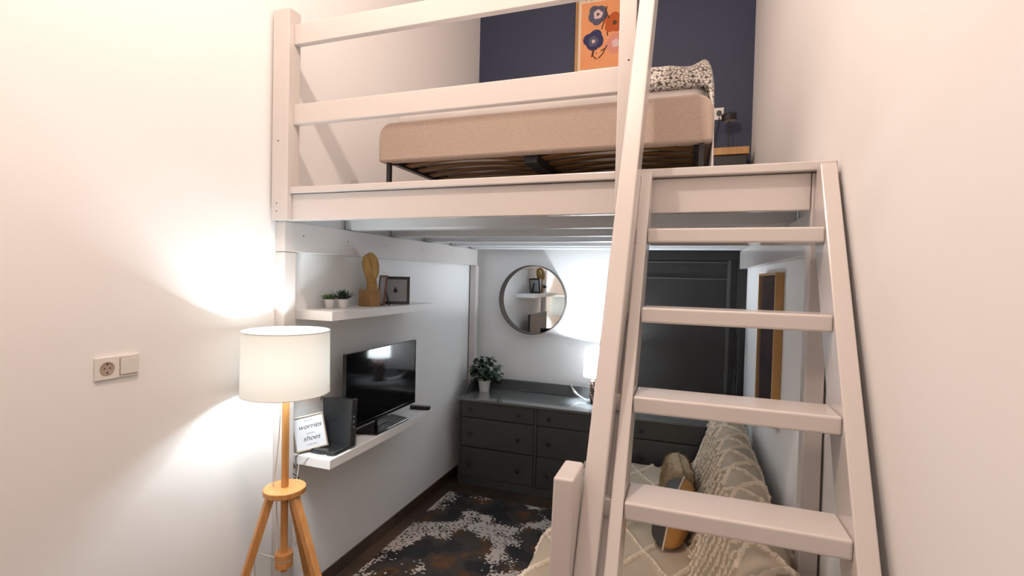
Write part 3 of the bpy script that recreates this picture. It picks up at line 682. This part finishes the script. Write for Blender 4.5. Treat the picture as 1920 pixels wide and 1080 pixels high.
# ------------------------------------------------------------------ floor lamp
fl = thing('floor_lamp', (LAMP.x, LAMP.y, 0), 'lit tripod floor lamp with white drum shade and beech legs beside the shelves', 'lamp')
x, y = LAMP.x, LAMP.y
SR, S0, S1 = .192, 1.308, 1.596
o = MB().lathe([(SR, S0), (SR*.985, S1)], (x, y, 0), 72, cap=False).build('lamp_shade', M['shade'], fl, smooth=True)
mb = MB()
for z, r in ((S0, SR), (S1, SR*.985)):
    MB().tube([(x+r*math.cos(a), y+r*math.sin(a), z) for a in [2*PI*k/72 for k in range(72)]], .0025, 6, closed=True).build('shade_rim', M['cablew'], fl, smooth=True)
mb = MB()
for k in range(3): a = 2*PI*k/3+.4; mb.tube([(x+.02*math.cos(a), y+.02*math.sin(a), S0+.035), (x+SR*.985*math.cos(a), y+SR*.985*math.sin(a), S0+.02)], .0025, 6)
mb.build('shade_spider', M['steel'], fl)
MB().tube([(x, y, .465), (x, y, S0+.04)], .0165, 20).build('pole', M['lampwood'], fl, smooth=True)
MB().lathe([(.018, S0+.04), (.018, S0+.09)], (x, y, 0), 20).build('bulb_holder', M['plastic'], fl, smooth=True)
MB().sphere((x, y, 1.43), .032).build('bulb', M['bulb'], fl, smooth=True)
MB().lathe([(.090, .836), (.093, .839), (.093, .861), (.090, .864)], (x, y, 0), 48).build('top_disc', M['lampwood'], fl, smooth=True, angle=30)
MB().lathe([(.040, .490), (.040, .514), (.031, .515), (.031, .527), (.040, .528), (.040, .553)], (x, y, 0), 32).build('cable_spool', M['lampwood'], fl, smooth=True, angle=30)
MB().tube([(x+.033*math.cos(a), y+.033*math.sin(a), .518+a*.0004) for a in [k*.5 for k in range(26)]], .003, 6).build('cable_winding', M['cablew'], fl, smooth=True)
for a, r2 in ((238, .31), (354, .43), (108, .372)):
    a = math.radians(a); c, s = math.cos(a), math.sin(a); r1 = .062
    MB().tube([(x+r1*c, y+r1*s, .835), (x+r2*c, y+r2*s, .004)], [.024, .020], 4, upd=(c, s, 0)).build('leg', M['lampwood'], fl, bevel=.003)
MB().tube([(x-.012, y-.016, S0+.03), (x-.02, y-.018, 1.10), (x-.03, y-.03, .93), (x-.05, y-.02, .868)], .0028, 6).build('cable', M['cablew'], fl, smooth=True)
MB().tube([(x-.03, y-.02, .834), (x-.032, y-.015, .73), (x-.02, y-.02, .69), (x-.024, y-.02, .556)], .0025, 6).build('cable', M['cablew'], fl, smooth=True)
MB().tube([(x-.035, y-.005, .522), (x-.06, y-.04, .545), (x-.12, y-.06, .565), (x-.18, y, .50), (.02, y+.06, .3), (.03, y+.1, .012)], .0025, 6).build('cable', M['cablew'], fl, smooth=True)
lamp('floor_lamp_light', (x, y, 1.43), 45, (.82, .93, 1), .042)
# cable of the sign light: white lead over the shelf end and black lead under it
cb = MB().tube([(.19, 2.19, .880), (.13, 2.150, .879), (.10, 2.13, .870), (.07, 2.11, .84), (.07, 2.10, .78), (.03, 2.10, .60), (.02, 2.12, .40), (.015, 2.14, .2), (.03, 2.15, .003)], .0028, 8).build('white_cable', M['cablew'], smooth=True)
tag(cb, 'white power lead running over the end of the lower shelf', 'cable')
cb = MB().tube([(.085, 2.32, .8785), (.06, 2.27, .8785), (.04, 2.16, .8785), (.035, 2.125, .872), (.06, 2.10, .835), (.02, 2.10, .80), (.075, 2.11, .765), (.03, 2.12, .755), (.012, 2.17, .70), (.010, 2.19, .58), (.012, 2.2, .44)], .003, 8).build('black_cable', M['black_plastic'], smooth=True)
tag(cb, 'thin black power lead zigzagging below the end of the lower shelf', 'cable')
ad = thing('power_adapter', (.02, 2.2, .41), 'black plug adapter on the wall behind the floor lamp leg', 'adapter')
B((.0005, 2.165, .375), (.008, 2.245, .455)).build('socket_plate', M['plastic'], ad, bevel=.002)
B((.008, 2.185, .395), (.045, 2.225, .44)).build('body', M['black_plastic'], ad, bevel=.004)

# ceiling pendant (out of the frame, gives the warm light)
pd = thing('pendant_lamp', (CEIL_LAMP.x, CEIL_LAMP.y, H), 'bare warm pendant bulb hanging from the ceiling', 'lamp')
MB().tube([(CEIL_LAMP.x, CEIL_LAMP.y, H-.001), (CEIL_LAMP.x, CEIL_LAMP.y, CEIL_LAMP.z+.16)], .004, 8).build('cord', M['cablew'], pd)
MB().lathe([(.02, CEIL_LAMP.z+.105), (.02, CEIL_LAMP.z+.16)], (CEIL_LAMP.x, CEIL_LAMP.y, 0), 16).build('holder', M['plastic'], pd)

# ------------------------------------------------------------------ rug
tag(B((.118, 1.5, .0005), (1.62, 3.83, .011)).build('rug', M['rug'], bevel=.002), 'dark patterned rug with broken cream patches on the floor before the dresser', 'rug')

# ------------------------------------------------------------------ sofa and its throws
sf_ = thing('sofa', (1.85, 2.95, 0), 'deep sofa under cream tufted throws along the right wall', 'sofa')
SY0, SY1 = 1.62, 3.93
B((1.33, SY0, .09), (2.36, SY1, .28)).build('base', M['sofa'], sf_, bevel=.015)
soft_box((1.31, SY0, .281), (2.05, SY1, .425), .05, 16).build('seat_cushion', M['sofa'], sf_, smooth=True, angle=180)
MB().extr([(2.07, .285), (2.345, .285), (2.345, .83), (2.27, .86), (2.22, .80)], 'y', SY0, SY1).build('backrest', M['sofa'], sf_, bevel=.02)
for lx in (1.42, 2.28):
    for ly in (SY0+.08, SY1-.08): MB().lathe([(.018, .0115), (.024, .0895)], (lx, ly, 0), 16).build('leg', M['black_metal'], sf_, smooth=True)

def catmull(P, n):
    out = []
    for i in range(len(P)-1):
        p0, p1, p2, p3 = [Vector((q[0], q[1])) for q in (P[max(i-1, 0)], P[i], P[i+1], P[min(i+2, len(P)-1)])]
        for k in range(n): t = k/n; out.append(.5*((2*p1)+(p2-p0)*t+(2*p0-5*p1+4*p2-p3)*t*t+(3*p1-p0-3*p2+p3)*t**3))
    out.append(Vector(P[-1])); return out
def resample(pts, step):
    L = [0]
    for a, b in zip(pts, pts[1:]): L.append(L[-1]+(b-a).length)
    n = int(L[-1]/step); out = []; j = 0
    for i in range(n+1):
        s = L[-1]*i/n
        while j < len(L)-2 and L[j+1] < s: j += 1
        t = (s-L[j])/max(1e-9, L[j+1]-L[j]); out.append(pts[j].lerp(pts[j+1], t))
    return out, L[-1]
def tri(x, p): return abs((x/p) % 1-.5)*2   # 0..1 , 0 at half period
def ridge(d, w): return math.exp(-(d/w)**2)
def make_throw(name, prof, ya, yb, hf, label, step=.0085, wrinkle=.012, top=None, strands=0, seed=1):
    P, L = resample(catmull(prof, 12), step); nu = len(P); nv = int((yb-ya)/step); vs = []; fs = []; info = []
    for i, p in enumerate(P):
        tan = (P[min(i+1, nu-1)]-P[max(i-1, 0)]).normalized(); nrm = Vector((-tan.y, tan.x))
        s = L*i/(nu-1)
        for j in range(nv+1):
            t = ya+(yb-ya)*j/nv
            w = wrinkle*noise.noise(Vector((s*3, t*3, seed)))+wrinkle*.5*noise.noise(Vector((s*9, t*7, seed+3)))
            h = hf(s+.012*noise.noise(Vector((s*6, t*6, 9))), t+.012*noise.noise(Vector((s*6, t*6, 5))), s/L)
            h *= .9+.45*noise.noise(Vector((s*70, t*70, 2)))
            dz = top(t) if top else 0
            base = Vector((p.x, t, p.y+dz*max(0, min(1, (p.y-.45)/.35))))
            n3 = Vector((nrm.x, 0, nrm.y)); v = base+n3*(w+h)
            vs.append(v); info.append((h, n3, tan))
    for i in range(nu-1):
        for j in range(nv): a = i*(nv+1)+j; fs.append((a, a+nv+1, a+nv+2, a+1))
    th = thing(name, ((prof[0][0]+prof[-1][0])/2, (ya+yb)/2, .43), label, 'throw blanket', 'tufted throws on the sofa')
    mb = MB().add(vs, fs); mb.mi = [1 if info[f[0]][0] > .0055 else 0 for f in fs]
    o = mb.build('cloth', [M['throw'], M['tuft']], th, smooth=True, angle=180)
    s = o.modifiers.new('s', 'SOLIDIFY'); s.thickness = .006; s.offset = -1
    # shaggy tufts along the cords
    rr = random.Random(seed); mb = MB(); idx = [k for k, q in enumerate(info) if q[0] > .009]
    for _ in range(strands):
        k = rr.choice(idx); h, n3, tan = info[k]; c = vs[k]+Vector((rr.uniform(-.003, .003), rr.uniform(-.003, .003), 0))
        d = (n3+Vector((rr.uniform(-.9, .9), rr.uniform(-.9, .9), rr.uniform(-.9, .3)))).normalized(); L_ = rr.uniform(.004, .010); sd = d.orthogonal().normalized()*.0012
        mb.add([c-sd, c+sd, c+d*L_+sd*.4, c+d*L_-sd*.4], [(0, 1, 2, 3)])
    if strands: mb.build('tufts', M['tuft'], th)
    return th
def seat_h(s, t, u):
    p = .27; a = tri(s*1.0+t*.62, p)*p/2; b = tri(s*1.0-t*.62+.07, p)*p/2
    return .020*max(ridge(a, .012), ridge(b, .012))
make_throw('tufted_throw', [(1.288, .06), (1.283, .20), (1.280, .36), (1.292, .420), (1.335, .447), (1.45, .447), (1.75, .442), (2.0, .440), (2.072, .438)], 1.58, 3.93, seat_h, 'cream tufted throw covering the seat of the sofa', step=.007, strands=900, seed=3)
def back_h(s, t, u):
    front = s < .43
    p = .30; z = abs(((t/p) % 1)-.5)*p          # zigzag across
    a = tri(s+t*.85, .21)*.105; b = tri(s-t*.85+.05, .21)*.105
    h = max(ridge(a, .010), ridge(b, .010)) if not front else max(ridge(a, .010) if (int((s+t*.85)/.21) % 2) else 0, ridge(tri(t+.12*s, .085)*.0425, .008)*.85)
    return .020*h
make_throw('tufted_throw', [(2.062, .444), (2.095, .52), (2.14, .64), (2.185, .77), (2.215, .855), (2.262, .905), (2.325, .905), (2.372, .870), (2.385, .78), (2.385, .60), (2.385, .40)], 1.58, 3.90, back_h, 'cream shaggy tufted throw draped over the sofa backrest', top=lambda t: .025*(t-2.2)/1.7, step=.0052, strands=2600, seed=8)

# cushions
def cushion(name, cx, cy, cz, w, h, th, rx, ry, rz, m, label, m2=None, pipe=None, n=26, strands=0):
    t = thing(name, (cx, cy, cz), label, 'cushion', rot=(rx, ry, rz))
    def surf(sgn):
        vs = []; fs = []
        for i in range(n+1):
            for j in range(n+1):
                u = i/n*2-1; v = j/n*2-1
                k = (max(0, 1-abs(u)**5)*max(0, 1-abs(v)**5))**.42
                px = u*w/2*(1-.07*(1-v*v)*0-.05*(abs(u)**2)*(1-v*v)); pz = v*h/2*(1-.05*(abs(v)**2)*(1-u*u))
                yv = sgn*th/2*k+.004*noise.noise(Vector((u*3, v*3, sgn*3)))*k*2
                vs.append((px, yv, pz+h/2))
        for i in range(n):
            for j in range(n): a = i*(n+1)+j; fs.append((a, a+n+1, a+n+2, a+1))
        return vs, fs
    v1, f1 = surf(-1); MB().add(v1, f1).build('front_cover', m, t, smooth=True, angle=180, local=True)
    v2, f2 = surf(1); MB().add(v2, f2).build('back_cover', m2 or m, t, smooth=True, angle=180, local=True)
    if pipe:
        pts = []
        for e in range(4):
            for i in range(n):
                q = i/n*2-1; u, v = ((q, -1), (1, q), (-q, 1), (-1, -q))[e]
                pts.append((u*w/2*(1-.05*(1-v*v)*(abs(u)**2)), 0, v*h/2*(1-.05*(1-u*u)*abs(v)**2)+h/2))
        MB().tube(pts, .0055, 8, closed=True).build('piping', pipe, t, smooth=True, local=True)
    if strands:
        rr = random.Random(5); mb = MB(); al = v1+v2
        for _ in range(strands):
            k = rr.randrange(len(al)); c = Vector(al[k])+Vector((rr.uniform(-.006, .006), 0, rr.uniform(-.006, .006))); sgn = -1 if k < len(v1) else 1
            d = Vector((rr.uniform(-.8, .8), sgn*.8, rr.uniform(-.8, .8))).normalized(); sd = d.orthogonal().normalized()*.0015
            mb.add([c-sd, c+sd, c+d*.016], [(0, 1, 2)])
        mb.build('pile', m, t, local=True)
    return t
cushion('cushion', 1.955, 3.27, .464, .36, .275, .17, math.radians(-9), 0, math.radians(-84), M['fleece'], 'fluffy beige fleece cushion leaning on the sofa back behind the piped cushion', strands=6000)
cushion('cushion', 1.950, 2.86, .464, .36, .27, .18, math.radians(-9), 0, math.radians(-99), M['charcoal'], 'charcoal and mustard cushion with cream piping leaning on the sofa back', m2=M['mustard'], pipe=M['piping'])
